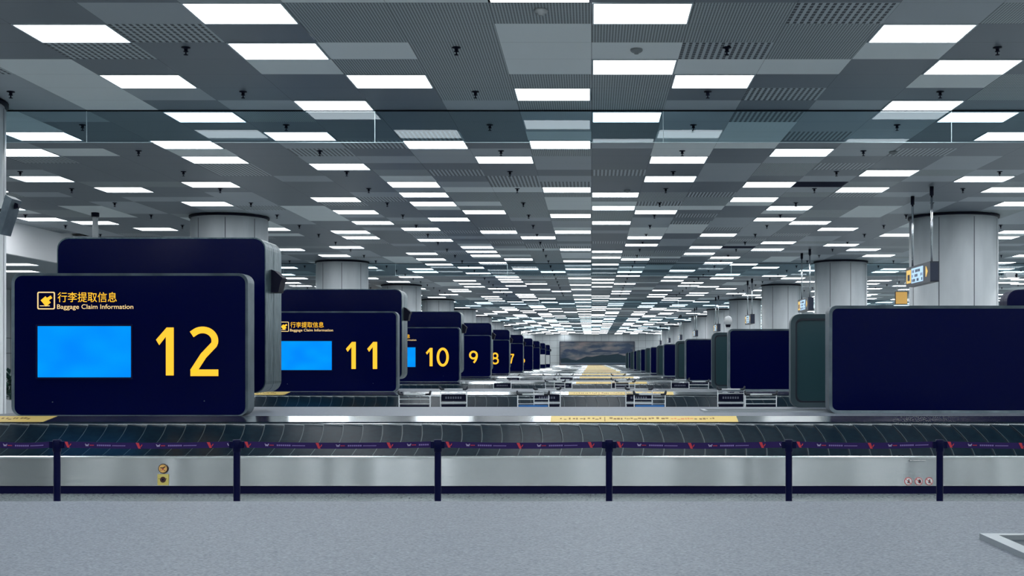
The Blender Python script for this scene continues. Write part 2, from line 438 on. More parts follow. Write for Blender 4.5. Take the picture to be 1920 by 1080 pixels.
# ------------------------------------------------------------------ glass smoke curtains
for i, y in enumerate((21.02, 54.14, 87.26, 120.4, 153.5)):
    e_ = empty('glass_smoke_curtain', (0, y, CZ), ['nearest clear glass smoke curtain hanging across the ceiling', 'second glass smoke curtain, hanging behind the first', 'third glass smoke curtain, halfway down the hall', 'fourth glass smoke curtain, far down the hall', 'last glass smoke curtain before the end wall'][i], 'smoke curtain', 'glass smoke curtains')
    x = -8.65-4.94*2
    xs = [max(x+4.94*q, XL) for q in range(0, 12) if x+4.94*q < XR]
    gm = None
    for a, c in zip(xs, xs[1:]+[XR]):
        if c-a < .3: continue
        g = MB(); g.box((a+.006, -.001, -.55), (c-.006, .001, 0), 'glass', 'y'); g.build('glass_panel', e_)
        j_ = MB(); j_.box((c-.006, -.006, -.55), (c+.004, .006, 0), 'glass_edge'); j_.build('joint', e_)
    g = MB(); g.box((XL, -.008, -.558), (XR, .008, -.549), 'glass_edge'); g.build('bottom_edge', e_)
    g = MB(); g.box((XL, -.015, -.02), (XR, .015, -.0), 'ceil_void'); g.build('top_rail', e_)

# ------------------------------------------------------------------ columns
def column(x, y, r, lb, grp=None):
    e_ = empty('round_column', (x, y, 0), lb, 'column', grp)
    b = MB(); b.lathe([(r+.03, 0), (r+.03, .15), (r, .16), (r, CZ-.12), (r-.02, CZ-.11), (r-.02, CZ)], (0, 0, 0), 'column', 48); b.build('shaft', e_)
    b = MB()
    for k in range(8):
        t = 2*PI*k/8+.18; c_, s_ = math.cos(t), math.sin(t); w = .012
        p = Vector((c_*(r+.003), s_*(r+.003), 0)); q = Vector((-s_*w, c_*w, 0))
        b.face([p-q+Vector((0, 0, .17)), p+q+Vector((0, 0, .17)), p+q+Vector((0, 0, CZ-.13)), p-q+Vector((0, 0, CZ-.13))], 'seam')
    b.build('panel_seams', e_)
    b = MB(); b.lathe([(r-.015, CZ-.075), (r+.04, CZ-.07), (r+.04, CZ-.012), (r-.015, CZ-.002)], (0, 0, 0), 'black', 48); b.build('top_ring', e_)
for n in range(-1, 9):
    y = 36.6+16.56*n
    for sx in (1, -1):
        if n == -1 and sx == 1: continue
        r = 1.28 if (n == 0 and sx == 1) else 1.12
        nm = ordn(n+1)
        lb = ('%s round grey column in the %s row, counted from the front' % ({0: 'nearest'}.get(n, nm), 'right' if sx > 0 else 'left')) if n >= 0 else 'round column cut by the left edge of the photo'
        column(sx*10.8, y, r, lb, 'columns on the %s' % ('right' if sx > 0 else 'left'))

# ------------------------------------------------------------------ carousels
HX = 9.15; YC = 17.315
def loop(d, hxo=HX, hyo=2.825, r0=1.6, nc=8, nx=24):
    hx, hy, r = hxo-d, hyo-d, max(r0-d, .12)
    out = []
    def seg(a, b, n):
        for i in range(n): out.append((a[0]+(b[0]-a[0])*i/n, a[1]+(b[1]-a[1])*i/n))
    corners = [(hx-r, -hy+r, -PI/2), (hx-r, hy-r, 0), (-hx+r, hy-r, PI/2), (-hx+r, -hy+r, PI)]
    for i, (cx, cy, a) in enumerate(corners):
        for k in range(nc): t = a+PI/2*k/nc; out.append((cx+r*math.cos(t), cy+r*math.sin(t)))
        t = a+PI/2; p = (cx+r*math.cos(t), cy+r*math.sin(t)); c2 = corners[(i+1) % 4]
        q = (c2[0]+r*math.cos(c2[2]), c2[1]+r*math.sin(c2[2])); seg(p, q, nx if i % 2 else 4)
    return out
def skin(mb, rings, mt, smooth=False):
    n = len(rings[0][0]); mi = mb.mi(mt); bases = []
    for pts, z in rings:
        bases.append(len(mb.v)); mb.v += [(x, y, z) for x, y in pts]
    for a, b in zip(bases, bases[1:]):
        for i in range(n):
            j = (i+1) % n; mb.f.append((a+i, a+j, b+j, b+i)); mb.m.append(mi); mb.sm.append(smooth)
def make_carousel():
    e_ = empty('baggage_carousel', (0, YC, 0), 'x', 'baggage carousel', 'baggage carousels')
    b = MB(); skin(b, [(loop(.02), 0), (loop(.02), .10)], 'kick'); b.build('kickplate', e_)
    b = MB(); skin(b, [(loop(.03), .094), (loop(.0), .094), (loop(.025), .425)], 'brushed'); b.build('side_panel', e_)
    b = MB(); skin(b, [(loop(.018), .42), (loop(.016), .436), (loop(.024), .446), (loop(.05), .444), (loop(.05), .40)], 'lip'); b.build('lip', e_)
    b = MB(); skin(b, [(loop(.05), .40), (loop(1.0), .745), (loop(1.0), .80)], 'rubber')
    z0, z1, d0, d1 = .415, .765, .05, 1.0
    hw = 7.55; sw = .247; ns = int(2*hw/sw); T = 7
    for sgn in (-1, 1):
        for i in range(ns):
            xa = -hw+i*sw; mi = b.mi('rubber'); base = len(b.v)
            for t_ in range(T):
                t = t_/(T-1); y = sgn*(2.825-(d0+(d1-d0)*t)); bul = .05*math.sin(PI*t)*(1 if sgn < 0 else -1)-.03*t
                z = z0+(z1-z0)*t
                for q, dz in ((0, .016), (.33, .0125), (.67, .007), (1.02, .001)):
                    b.v.append((xa+bul+q*sw, y, z+dz))
            for t_ in range(T-1):
                for q in range(3):
                    p = base+t_*4+q; fq = (p, p+1, p+5, p+4)
                    b.f.append(fq if sgn < 0 else fq[::-1]); b.m.append(mi); b.sm.append(False)
                p = base+t_*4                      # raised leading edge
                v0, v1 = b.v[p], b.v[p+4]; bb = len(b.v); b.v += [(v0[0], v0[1], v0[2]-.016), (v1[0], v1[1], v1[2]-.016)]
                b.f.append((p, p+4, bb+1, bb)); b.m.append(mi); b.sm.append(False)
                b.face([(v0[0]-.002, v0[1], v0[2]+.001), (v0[0]+.0055, v0[1], v0[2]+.001), (v1[0]+.0055, v1[1], v1[2]+.001), (v1[0]-.002, v1[1], v1[2]+.001)][::(1 if sgn < 0 else -1)], 'rubber_lit_edge')  # pale strip painted as the highlight along this edge
                b.face([(v0[0]-.012, v0[1], v0[2]-.0135), (v0[0]-.002, v0[1], v0[2]-.0135), (v1[0]-.002, v1[1], v1[2]-.0135), (v1[0]-.012, v1[1], v1[2]-.0135)][::(1 if sgn < 0 else -1)], 'groove')
    b.build('belt', e_)
    b = MB(); skin(b, [(loop(.97), .74), (loop(.97), .778), (loop(.99), .785), (loop(1.28), .862)], 'bezel'); b.build('bezel', e_)
    b = MB(); lp = loop(1.28); b.face([(x, y, .8625) for x, y in lp], 'deck'); b.build('deck', e_)
    # warning strips lie on the bezel
    for a, c in ((-9.0+1.0, -6.86), (-.52, 1.86)):
        b = MB()
        def P(x, t, up=.003): return (x, -2.825+.99+.29*t, .785+.077*t+up)
        sl = .10 if a < -5 else -.03
        b.face([P(a, .03), P(c-(.10 if a < -5 else 0), .03), P(c, .97), P(a, .97)], 'strip_yellow')
        R2 = random.Random(3); x = a+.12
        while x < c-.3:
            w = R2.uniform(.012, .045); h0 = R2.uniform(.42, .55); h1 = h0+R2.uniform(.1, .26)
            mt = 'strip_red' if (a > -5 and 1.0 < x < 1.3) else 'strip_ink'
            if abs(x-.17) > .06: b.face([P(x, h0, .005), P(x+w, h0, .005), P(x+w, h1, .005), P(x, h1, .005)], mt)
            x += w+R2.choice((.008, .012, .012, .03))
        if a > -5: b.face([P(.165, .2, .005), P(.175, .2, .005), P(.175, .8, .005), P(.165, .8, .005)], 'strip_ink')
        b.build('warning_strip', e_)['label'] = 'yellow warning strip with small dark lettering'
    # maintenance hatch on the deck
    b = MB(); y0, y1 = -.42, .235
    for (p, q) in (((1.55, y0), (6.6, y0+.05)), ((1.55, y1-.05), (6.6, y1)), ((1.55, y0+.05), (1.61, y1-.05)), ((6.54, y0+.05), (6.6, y1-.05))):
        b.box((p[0], p[1], .862), (q[0], q[1], .885), 'hatch_frame')
    h = b.build('hatch_frame', e_)
    b = MB(); b.box((1.61, y0+.05, .862), (6.54, y1-.05, .866), 'hatch_dark'); b.build('hatch_cover', h)['label'] = 'dark cover inside the metal hatch frame'
    return e_
OFF = {-1: -12.65, 0: 0, 1: 12.2, 2: 25.5, 3: 38.3, 4: 50.5, 5: 63.9, 6: 76.8, 7: 89.8, 8: 102.8, 9: 115.8, 10: 128.8, 11: 141.8, 12: 154.8, 13: 167.8}
car = make_carousel(); ck = tree(car)
CARL = {-1: 'empty baggage carousel whose grey top fills the bottom foreground', 0: 'baggage carousel carrying the number 12 sign, behind the tape barrier'}
carobj = {}
for n in sorted(OFF):
    if n <= 7: lb = CARL.get(n, 'baggage carousel under the number %d sign' % (12-n))
    else: lb = 'far baggage carousel, %s beyond the last numbered sign' % ordn(n-7)
    if n == -1: car.location = (0, YC+OFF[n], 0); car['label'] = lb; carobj[n] = car
    else: carobj[n] = dup(car, ck, (0, YC+OFF[n], 0), lb)
DZ = .8625                       # deck surface

# stickers on the side panel of the carousel with sign 12
c0 = carobj[0]; yp = -2.825
def circle(cx, cz, r, n=24): return [(cx+r*math.cos(2*PI*i/n), cz+r*math.sin(2*PI*i/n)) for i in range(n)]
def pp(px, py, D): return (px-1109)*D/2300, HC-(py-676)*D/2300
cx, cz = -5.06, .299
b = MB(); b.prism(circle(cx, cz, .056), yp-.004, yp, 'sticker_dark'); b.prism(circle(cx, cz, .047), yp-.006, yp-.004, 'sticker_orange')
b.prism([(cx-.034, cz+.004), (cx+.006, cz), (cx+.034, cz+.022), (cx+.028, cz+.03), (cx+.0, cz+.014), (cx-.03, cz+.014)], yp-.008, yp-.006, 'sticker_dark')
b.prism(circle(cx-.025, cz-.018, .006, 8), yp-.008, yp-.006, 'sticker_dark'); b.prism(circle(cx+.022, cz-.024, .006, 8), yp-.008, yp-.006, 'sticker_dark')
b.prism([(cx-.006, cz-.02), (cx+.006, cz-.02), (cx+.01, cz), (cx-.01, cz)], yp-.008, yp-.006, 'red')
b.build('round_sticker', c0)['label'] = 'round orange sticker with dark mark'
cz = .168
b = MB(); b.prism(rrect(cx-.065, cx+.065, cz-.065, cz+.065, .004, 2), yp-.004, yp, 'sticker_yellow'); b.prism(circle(cx, cz, .035), yp-.006, yp-.004, 'sticker_dark')
b.prism(circle(cx, cz, .012), yp-.008, yp-.006, 'navy_matt')
b.prism([(cx-.05, cz+.008), (cx-.04, cz+.008), (cx-.04, cz+.016), (cx-.05, cz+.016)], yp-.006, yp-.004, 'sticker_dark')
b.prism([(cx+.036, cz+.008), (cx+.046, cz+.008), (cx+.046, cz+.016), (cx+.036, cz+.016)], yp-.006, yp-.004, 'sticker_dark')
b.build('square_sticker', c0)['label'] = 'square yellow sticker with dark disc'
for q, px in enumerate((1703, 1722.5, 1742)):
    x, z = pp(px, 902.5, 14.49)
    b = MB(); b.prism(circle(x, z, .046), yp-.003, yp, 'red'); b.prism(circle(x, z, .039), yp-.005, yp-.003, 'white')
    if q == 1:
        b.prism(circle(x+.010, z-.006, .017, 10), yp-.007, yp-.005, 'black')
        for k in range(4): b.prism([(x-.004+k*.007, z), (x+.001+k*.007, z), (x+.001+k*.007, z+.026-abs(k-1.5)*.004), (x-.004+k*.007, z+.026-abs(k-1.5)*.004)], yp-.007, yp-.005, 'black')
    else:
        mt = 'black' if q == 0 else 'red'
        b.prism(circle(x+.006, z+.019, .007, 8), yp-.007, yp-.005, 'black')
        polyline_digit(b, [[(x+.005, z+.012), (x, z-.006)], [(x, z-.006), (x+.012, z-.024)], [(x, z-.006), (x-.012, z-.02)], [(x-.012, z+.004), (x+.004, z+.008), (x+.016, z-.002)]], .008, yp-.007, yp-.005, 'black')
    polyline_digit(b, [[(x-.030, z+.026), (x+.030, z-.026)]], .006, yp-.009, yp-.007, 'red')
    b.build('prohibition_sticker', c0)['label'] = ['round no-standing sticker', 'round no-touching sticker with a hand', 'round no-climbing sticker'][q]
x, z = pp(1706, 863, 14.49); b = MB()
for k in range(14):
    if k not in (2, 9): b.prism([(x+k*.0135, z-.005), (x+k*.0135+.009, z-.005), (x+k*.0135+.009, z+.003), (x+k*.0135, z+.003)], yp-.0115, yp-.010, 'white')
b.prism([(x-.004, z-.008), (x+.188, z-.008), (x+.188, z+.007), (x-.004, z+.007)], yp-.010, yp, 'brushed')
b.build('maker_plate', c0)['label'] = 'small plate with tiny white lettering'

# ------------------------------------------------------------------ numbered signs
SX = .006857*2300/2300           # metres per pixel at the plane of sign 12
K = 15.77/2300
def sx_(px): return (px-1109)*K
def sz_(py): return HC-(py-676)*K
def stroke_digit(ch):
    # centre-lines in a 1 x 1.6 box
    def arc(cx, cz, rx, rz, a, b, n=14): return [(cx+rx*math.cos(a+(b-a)*i/n), cz+rz*math.sin(a+(b-a)*i/n)) for i in range(n+1)]
    D = {}
    D['2'] = [[(.12, 1.37)]+arc(.47, 1.16, .40, .36, 2.3, -.35, 16)+[(.50, .66), (.16, .12)], [(.08, .09), (.98, .09)]]
    D['0'] = [arc(.5, .8, .41, .72, 0, 2*PI, 32)]
    D['9'] = [arc(.5, 1.12, .38, .39, 0, 2*PI, 24), arc(.02, 1.12, .86, 1.06, 0, -.95, 12)[0:13]]
    D['8'] = [arc(.5, 1.16, .33, .35, 0, 2*PI, 24), arc(.5, .45, .40, .38, 0, 2*PI, 24)]
    D['7'] = [[(.05, 1.51), (.93, 1.51)], [(.88, 1.51), (.62, .95), (.42, .0)]]
    D['6'] = [arc(.5, .47, .38, .39, 0, 2*PI, 24), arc(.98, .47, .86, 1.06, PI, PI-.95, 12)]
    D['5'] = [[(.86, 1.51), (.22, 1.51)], [(.25, 1.55), (.22, .88)], [(.20, .92)]+arc(.42, .5, .44, .42, 1.35, -2.3, 18)]
    return D[ch]
def digits(txt, parent, grow):
    b = MB(); h = 90*K; u = h/1.6
    cells_ = [291, 352] if len(txt) == 2 else [321]
    if txt == '11': cells_ = [291, 362]
    if txt == '10': cells_ = [295, 350]
    for ch, px in zip(txt, cells_):
        x0, z0 = sx_(px), sz_(704)
        y0, y1 = -.012, -.004
        if ch == '1':
            w = 14.5*K; xr = x0+(34 if True else 0)*K
            b.prism([(xr-w, z0), (xr, z0), (xr, z0+h), (xr-w*.9, z0+h), (x0+1*K, z0+h-23*K), (x0+7*K, z0+h-33*K), (xr-w, z0+h-17*K)], y0, y1, 'yellow_text')
        else:
            st = [[(x0+p[0]*u*1.03, z0+p[1]*u) for p in s_] for s_ in stroke_digit(ch)]
            polyline_digit(b, st, 14.5*K if False else 12.5*K, y0, y1, 'yellow_text')
    o = b.build('numeral', parent); o['label'] = 'glowing yellow number '+txt
    return o
def make_board(e_, x0, x1, z0, z1, dep, face, r=.16, frame=.085, fm='frame_grey', inset=.02, low=.35):
    out = rrect(x0, x1, z0, z1, r); inn = rrect(x0+frame, x1-frame, z0+frame*low, z1-frame*.9, max(r-frame*.6, .03))
    b = MB(); b.ringprism(out, inn, 0, dep, fm, .012); b.prism(rrect(x0+.01, x1-.01, z0+.01, z1-.01, r), dep*.6, dep-.002, fm); b.build('frame', e_)
    b = MB(); b.prism(inn, inset, dep*.6-.001, face); return b.build('face_panel', e_)
def number_sign(n):
    txt = str(12-n); q = 1.0
    y = 15.77+OFF[n]+.02
    e_ = empty('carousel_number_sign', (0, y, 0), 'dark sign board with glowing yellow number %s and blue screen' % txt if n < 3 else 'dark sign board with glowing yellow number %s' % txt if n < 6 else 'dark number sign, mostly hidden, %s behind the number 7 sign' % ('first' if n == 6 else 'second'), 'sign', 'numbered baggage claim signs')
    x0, x1 = sx_(20), sx_(464)
    make_board(e_, x0, x1, DZ, sz_(512), .30, 'navy_face', .12, 5.5*K, inset=.006)
    digits(txt, e_, 1)
    b = MB(); b.ringprism(rrect(sx_(66), sx_(248), sz_(711), sz_(608), .01, 2), rrect(sx_(69.5), sx_(245), sz_(707.5), sz_(611.5), .006, 2), -.012, .0, 'navy_matt'); b.build('screen_bezel', e_)
    b = MB(); b.box((sx_(69), -.004, sz_(708)), (sx_(245), .003, sz_(611)), 'screen_blue'); o = b.build('screen', e_); o['label'] = 'glowing blue screen'
    text_mesh('行李提取信息', 19*K, 'yellow_text', 'header_text', e_, sx_(107), -.004, sz_(566.5), 111*K, .002)
    text_mesh('Baggage Claim Information', 8.5*K, 'cream_text', 'header_text', e_, sx_(106), -.004, sz_(579), 143*K, .004)
    b = MB(); b.ringprism(rrect(sx_(69), sx_(102), sz_(580), sz_(547), .02, 3), rrect(sx_(71), sx_(100), sz_(578), sz_(549), .012, 3), -.008, -.002, 'cream_text')
    c_ = (sx_(84.5), sz_(564))
    def rot(pts, a, cx, cz): return [(cx+x*math.cos(a)-z*math.sin(a), cz+x*math.sin(a)+z*math.cos(a)) for x, z in pts]
    b.prism(rot([(-.040, -.055), (.040, -.055), (.040, .05), (-.040, .05)], .7, c_[0]-.0, c_[1]-.005), -.008, -.002, 'yellow_text')
    b.prism(rot([(-.012, -.02), (.062, -.02), (.062, .018), (-.012, .018)], .55, c_[0]+.022, c_[1]+.02), -.0085, -.002, 'yellow_text')
    b.box((sx_(74), -.008, sz_(574)), (sx_(92), -.002, sz_(572.6)), 'cream_text')
    b.build('pictogram', e_)
    b = MB()
    for px, py in ((382, 752), (97, 754)): b.prism(circle(sx_(px), sz_(py), .007, 8), -.002, .006, 'frame_grey')
    b.build('screw', e_)
for n in range(0, 8): number_sign(n)
for n in (8, 9):
    e_ = empty('carousel_number_sign', (0, 15.77+OFF[n], 0), 'farthest %s sign with a pale lower panel, beyond the numbered signs' % ('dark' if n == 8 else 'small dark'), 'sign', 'numbered baggage claim signs')
    make_board(e_, sx_(20), sx_(464), DZ, sz_(512), .30, 'navy_face', .12, 5.5*K, inset=.006)
    b = MB(); b.box((sx_(250), -.01, sz_(730)), (sx_(455), .004, sz_(590)), 'sign_lit' if False else 'planter'); b.build('pale_panel', e_)

# big feed boxes behind the signs
def feed_box(n, sx=-1):
    y = 16.95+OFF[n]
    if sx < 0: x0, x1, z0, z1 = -7.385, -4.503, HC-.45, HC+1.70
    else: x0, x1, z0, z1 = 5.74, 8.3, DZ+.15, HC+.98
    e_ = empty('conveyor_hood', (0, y, DZ), ('tall dark hood behind the number %d sign' % (12-n) if n < 8 else 'tall dark hood of the %s far sign without number' % ('nearer' if n == 8 else 'farther')) if sx < 0 else 'dark hood behind the large blank board on the right', 'hood', 'tall dark hoods over the conveyors')
    z0 -= DZ; z1 -= DZ; dep = .86 if sx < 0 else .3
    b = MB(); out = rrect(x0, x1, z0, z1, .16); inn = rrect(x0+.015, x1-.012, z0+.015, z1-.018, .15)
    b.prism(inn, -.004, .06, 'navy_face'); b.build('front_panel', e_)
    sg = 'side_grey' if sx < 0 else 'navy_matt'; b = MB(); b.prism(out, .0, dep*.49, sg); b.prism(rrect(x0+.012, x1-.012, z0+.012, z1-.012, .15), dep*.49, dep*.51, 'groove'); b.prism(out, dep*.51, dep, sg); b.build('shell', e_)
    b = MB(); b.box((x0+.5, dep*.2, .0), (x1-.5, dep*.8, z0+.02), 'navy_matt'); b.build('base', e_)
    if sx < 0:
        b = MB(); zc = HC+1.12-DZ
        b.prism([(x1-.001, zc-.16), (x1+.10, zc-.16), (x1+.13, zc-.02), (x1+.16, zc+.04), (x1+.05, zc+.14), (x1-.001, zc+.16)], dep*.34, dep*.66, 'black')
        b.build('scanner', e_)['label'] = 'small black device on the side of the hood'
for n in range(0, 10): feed_box(n)
feed_box(0, 1)

# blank boards on the right
for n in range(0, 8):
    o_ = OFF[n]
    nm = ['nearest', '2nd', '3rd', '4th', '5th', '6th', '7th', 'farthest'][n]
    e_ = empty('blank_sign_board', (0, 16.56+o_, 0), '%s blank navy board in the right row, grey rounded frame, facing the camera' % nm, 'board', 'blank boards on the right')
    make_board(e_, 3.21, 6.33, DZ, HC+.742, .28, 'navy_face', .10, .045, inset=.008, low=.9)
    e_ = empty('back_sign_board', (0, 18.60+o_, 0), '%s greenish-grey framed board standing behind the %s blank navy board' % (nm, nm), 'board', 'greenish back boards on the right')
    make_board(e_, 3.02, 6.14, DZ, HC+.705, .16, 'green_face', .14, .075, 'back_frame', .03, 1.0)
    b = MB(); b.ringprism(rrect(3.02+.072, 6.14-.072, DZ+.072, HC+.705-.066, .10), rrect(3.02+.10, 6.14-.10, DZ+.10, HC+.705-.094, .085), .012, .03, 'groove'); b.build('gasket', e_)

# ------------------------------------------------------------------ barrier posts with tape
PD = 9.66
posts = [-18.0, 107, 444, 821, 1142, 1479, 1762, 2090]
PX = [(p-1109)*PD/2300 for p in posts]
for i, (px, x) in enumerate(zip(posts, PX)):
    if i == 7: continue
    lb = ['navy barrier post left of the photo edge with its tape running right', 'navy barrier post below the number 12 sign, nearest the left edge', 'navy barrier post to the right of the two yellow stickers', 'navy barrier post left of the long yellow strip', 'navy barrier post under the long yellow strip', 'navy barrier post below the left edge of the large blank board', 'navy barrier post beside the three round prohibition stickers'][i]
    e_ = empty('barrier_post', (x, PD, 0), lb, 'barrier post', 'retractable tape barrier posts')
    b = MB(); b.lathe([(0, 0), (.17, 0), (.175, .012), (.16, .022), (.05, .04), (.027, .05)], (0, 0, 0), 'post', 28); b.build('base', e_)
    b = MB(); b.lathe([(.0265, .045), (.0265, .86)], (0, 0, 0), 'post', 20); b.build('pole', e_)
    b = MB(); b.lathe([(.027, .855), (.033, .86), (.033, .945), (.03, .952), (0, .953)], (0, 0, 0), 'post', 20)
    b.box((-.055, -.016, .885), (.055, .016, .938), 'post'); b.build('tape_cassette', e_)
    if i < 7:
        Lx = PX[i+1]-x; zt = .914; hh = .024; b = MB(); nseg = 16
        def sag(u): return -.010*4*u*(1-u)
        def P(u, v, dy=0): return (.05+(Lx-.10)*u, dy, zt+sag(u)+hh*v)
        for s_ in range(nseg):
            u0, u1 = s_/nseg, (s_+1)/nseg
            b.face([P(u0, -1), P(u1, -1), P(u1, 1), P(u0, 1)], 'tape')
            b.face([P(u0, -1, .002), P(u0, 1, .002), P(u1, 1, .002), P(u1, -1, .002)], 'tape')
        tp = b.build('belt_tape', e_); tp['label'] = 'purple tape printed with red and white marks'
        b = MB(); s0 = .02 if i else -.1
        while s0 < Lx-.12:
            def A(xx, v): u = (xx-.05)/(Lx-.10); return P(u, v, -.003)
            def quad(xs, mt):
                if all(.06 < p[0] < Lx-.06 for p in xs): b.face([A(*p) for p in xs], mt)
            # red slash
            r0 = s0+.05
            quad([(r0+.012, -.95), (r0+.030, -.95), (r0+.014, .95), (r0-.010, .95)], 'tape_red'); quad([(r0+.026, -.4), (r0+.034, -.4), (r0+.044, .35), (r0+.036, .35)], 'tape_red')
            w0 = s0+.20                     # small white W mark
            for a_, b_ in (((0, .45), (.008, -.35)), ((.008, -.35), (.014, .25)), ((.014, .25), (.020, -.35)), ((.020, -.35), (.028, .45))):
                quad([(w0+a_[0], a_[1]), (w0+b_[0], b_[1]), (w0+b_[0]+.006, b_[1]), (w0+a_[0]+.006, a_[1])], 'tape_white')
            for q in range(4): quad([(w0+.038+q*.009, -.15), (w0+.044+q*.009, -.15), (w0+.044+q*.009, .15), (w0+.038+q*.009, .15)], 'tape_red')
            for q in range(7): quad([(w0+.095+q*.016, -.25), (w0+.107+q*.016, -.25), (w0+.107+q*.016, .25), (w0+.095+q*.016, .25)], 'tape_ink')
            for q in range(11): quad([(w0+.215+q*.0095, -.2), (w0+.222+q*.0095, -.2), (w0+.224+q*.0095, .12), (w0+.217+q*.0095, .12)], 'tape_ink')
            s0 += .56
        if b.f: b.build('print', tp)

# ------------------------------------------------------------------ luggage carts
def make_cart(kind):
    e_ = empty('luggage_cart', (0, 0, 0), 'x', 'luggage cart', 'luggage carts between the carousels')
    w = .27
    b = MB()
    for s_ in (-1, 1):
        b.tube([(s_*w, .0, .16), (s_*w, -.02, .5), (s_*w, -.05, .97)], .009, 'cart_metal', 8)
        b.tube([(s_*w, 0, .16), (s_*w*.9, -.75, .14)], .014, 'cart_metal', 8)
    b.tube([(-w, -.01, .64), (w, -.01, .64)], .010, 'cart_metal', 6); b.tube([(-w, -.02, .90), (w, -.02, .90)], .010, 'cart_metal', 6)
    b.tube([(-w*.9, -.75, .14), (w*.9, -.75, .14)], .014, 'cart_metal', 8)
    b.build('frame', e_)
    b = MB(); b.tube([(-w+.07, -.055, .985), (w-.07, -.055, .985)], .015, 'cart_metal', 10); b.build('handle_bar', e_)
    for s_ in (-1, 1):
        b = MB(); b.tube([(s_*(w-.08), -.055, .985), (s_*(w-.02), -.055, .985), (s_*w, -.055, 1.0), (s_*(w+.012), -.058, 1.05)], [.017, .02, .024, .016], 'grip', 8); b.build('grip', e_)
    if kind == 'board':
        b = MB(); b.prism(rrect(-w+.02, w-.02, .745, .885, .015, 3), -.04, -.025, 'cart_board'); p = b.build('ad_board', e_); p['label'] = 'dark board with faint lettering'
        b = MB()
        for q in range(7): b.box((-.17+q*.05, -.043, .79), (-.14+q*.05, -.0405, .835), 'cart_ink')
        b.build('lettering', p)
        b = MB(); b.box((-w+.01, -.035, .69), (w-.01, -.02, .725), 'cart_metal')
        for s_ in (-1, 1): b.tube([(s_*.12-.07, -.04, .90), (s_*.12-.03, -.04, .925), (s_*.12+.03, -.04, .925), (s_*.12+.07, -.04, .90)], .006, 'cart_metal', 6)
        b.build('cross_plate', e_)
        b = MB(); b.prism(rrect(-w+.02, w-.02, .42, .675, .015, 3), -.04, -.02, 'cart_board'); b.build('lower_board', e_)
    else:
        b = MB(); b.box((-w+.02, -.06, .40), (w-.02, -.03, .80), 'cart_blue' if kind == 'blue' else 'cart_board'); b.build('basket_panel', e_)['label'] = ('bright blue panel' if kind == 'blue' else 'dark panel')
        b = MB()
        b.tube([(-w, -.03, .82), (w, -.03, .82)], .008, 'cart_metal', 6)
        for q in range(5): b.tube([(-.2+q*.1, -.06, .60), (-.2+q*.1, -.22, .62), (-.2+q*.1, -.22, .76)], .005, 'cart_metal', 5)
        b.tube([(-.22, -.22, .76), (.22, -.22, .76)], .006, 'cart_metal', 5); b.build('basket', e_)
    b = MB(); b.box((-w*.85, -.75, .13), (w*.85, -.03, .155), 'cart_metal'); b.build('platform', e_)
    for (x, y) in ((-w, .0), (w, .0), (0, -.68)):
        b = MB(); b.tube([(x-.018, y, .065), (x+.018, y, .065)], .065, 'grip', 14); b.box((x-.026, y-.012, .06), (x-.021, y+.012, .16), 'cart_metal'); b.box((x+.021, y-.012, .06), (x+.026, y+.012, .16), 'cart_metal'); b.build('wheel', e_)
    return e_
protos = {}
def cart(px, D, kind, lb, rz=0):
    loc = ((px-1109)*D/2300, D, 0)
    if kind not in protos:
        c_ = make_cart(kind); protos[kind] = (c_, tree(c_)); c_.location = loc; c_['label'] = lb
    else: c_ = dup(protos[kind][0], protos[kind][1], loc, lb)
    c_.rotation_euler = (0, 0, rz); return c_
A1 = 'behind the front carousel'
cart(778, 21.4, 'plain', 'low-looking cart with a white bar, left of all the others '+A1)
cart(1000, 21.4, 'blue', 'cart with a blue panel, left one of two '+A1)
cart(1218, 21.4, 'blue', 'cart with a blue panel, right one of two '+A1)
cart(1426, 21.4, 'plain', 'cart with a white bar, farthest right, before the green-grey board', 0)
cart(851, 25.2, 'board', 'cart with a dark lettered board, leftmost of its row, facing the camera')
cart(1026, 25.2, 'board', 'cart with a dark lettered board, half behind the left blue-panelled cart')
cart(1198, 25.2, 'board', 'cart with a dark lettered board, half behind the right blue-panelled cart')
cart(1370, 25.2, 'board', 'cart with a dark lettered board, rightmost of its row, near the green-grey board')
for px, kd, q in ((1041, 'plain', 0), (1172, 'plain', 1), (1310, 'plain', 2)):
    cart(px, 34.2, kd, ['second-row cart with a thin bar, left of the yellow strips', 'second-row cart with a thin bar, in front of the yellow strips', 'second-row cart with a thin bar, beside the second blank board'][q])
for px, q in ((942, 0), (1056, 1), (1163, 2), (1275, 3)):
    cart(px, 37.6, 'board', ['second-row cart with a dark board, close to the number 8 sign', 'second-row cart with a dark board, left of the mural', 'second-row cart with a dark board, below the mural', 'second-row cart with a dark board, right of the mural'][q])
for px, q in ((962, 0), (1031, 1), (1062, 2), (1159, 3)):
    cart(px, 49.6, 'plain' if q % 2 else 'board', ['tiny third-row cart below the number 7 sign', 'tiny third-row cart below the left edge of the mural', 'tiny third-row cart below the mural, left', 'tiny third-row cart below the mural, right'][q])

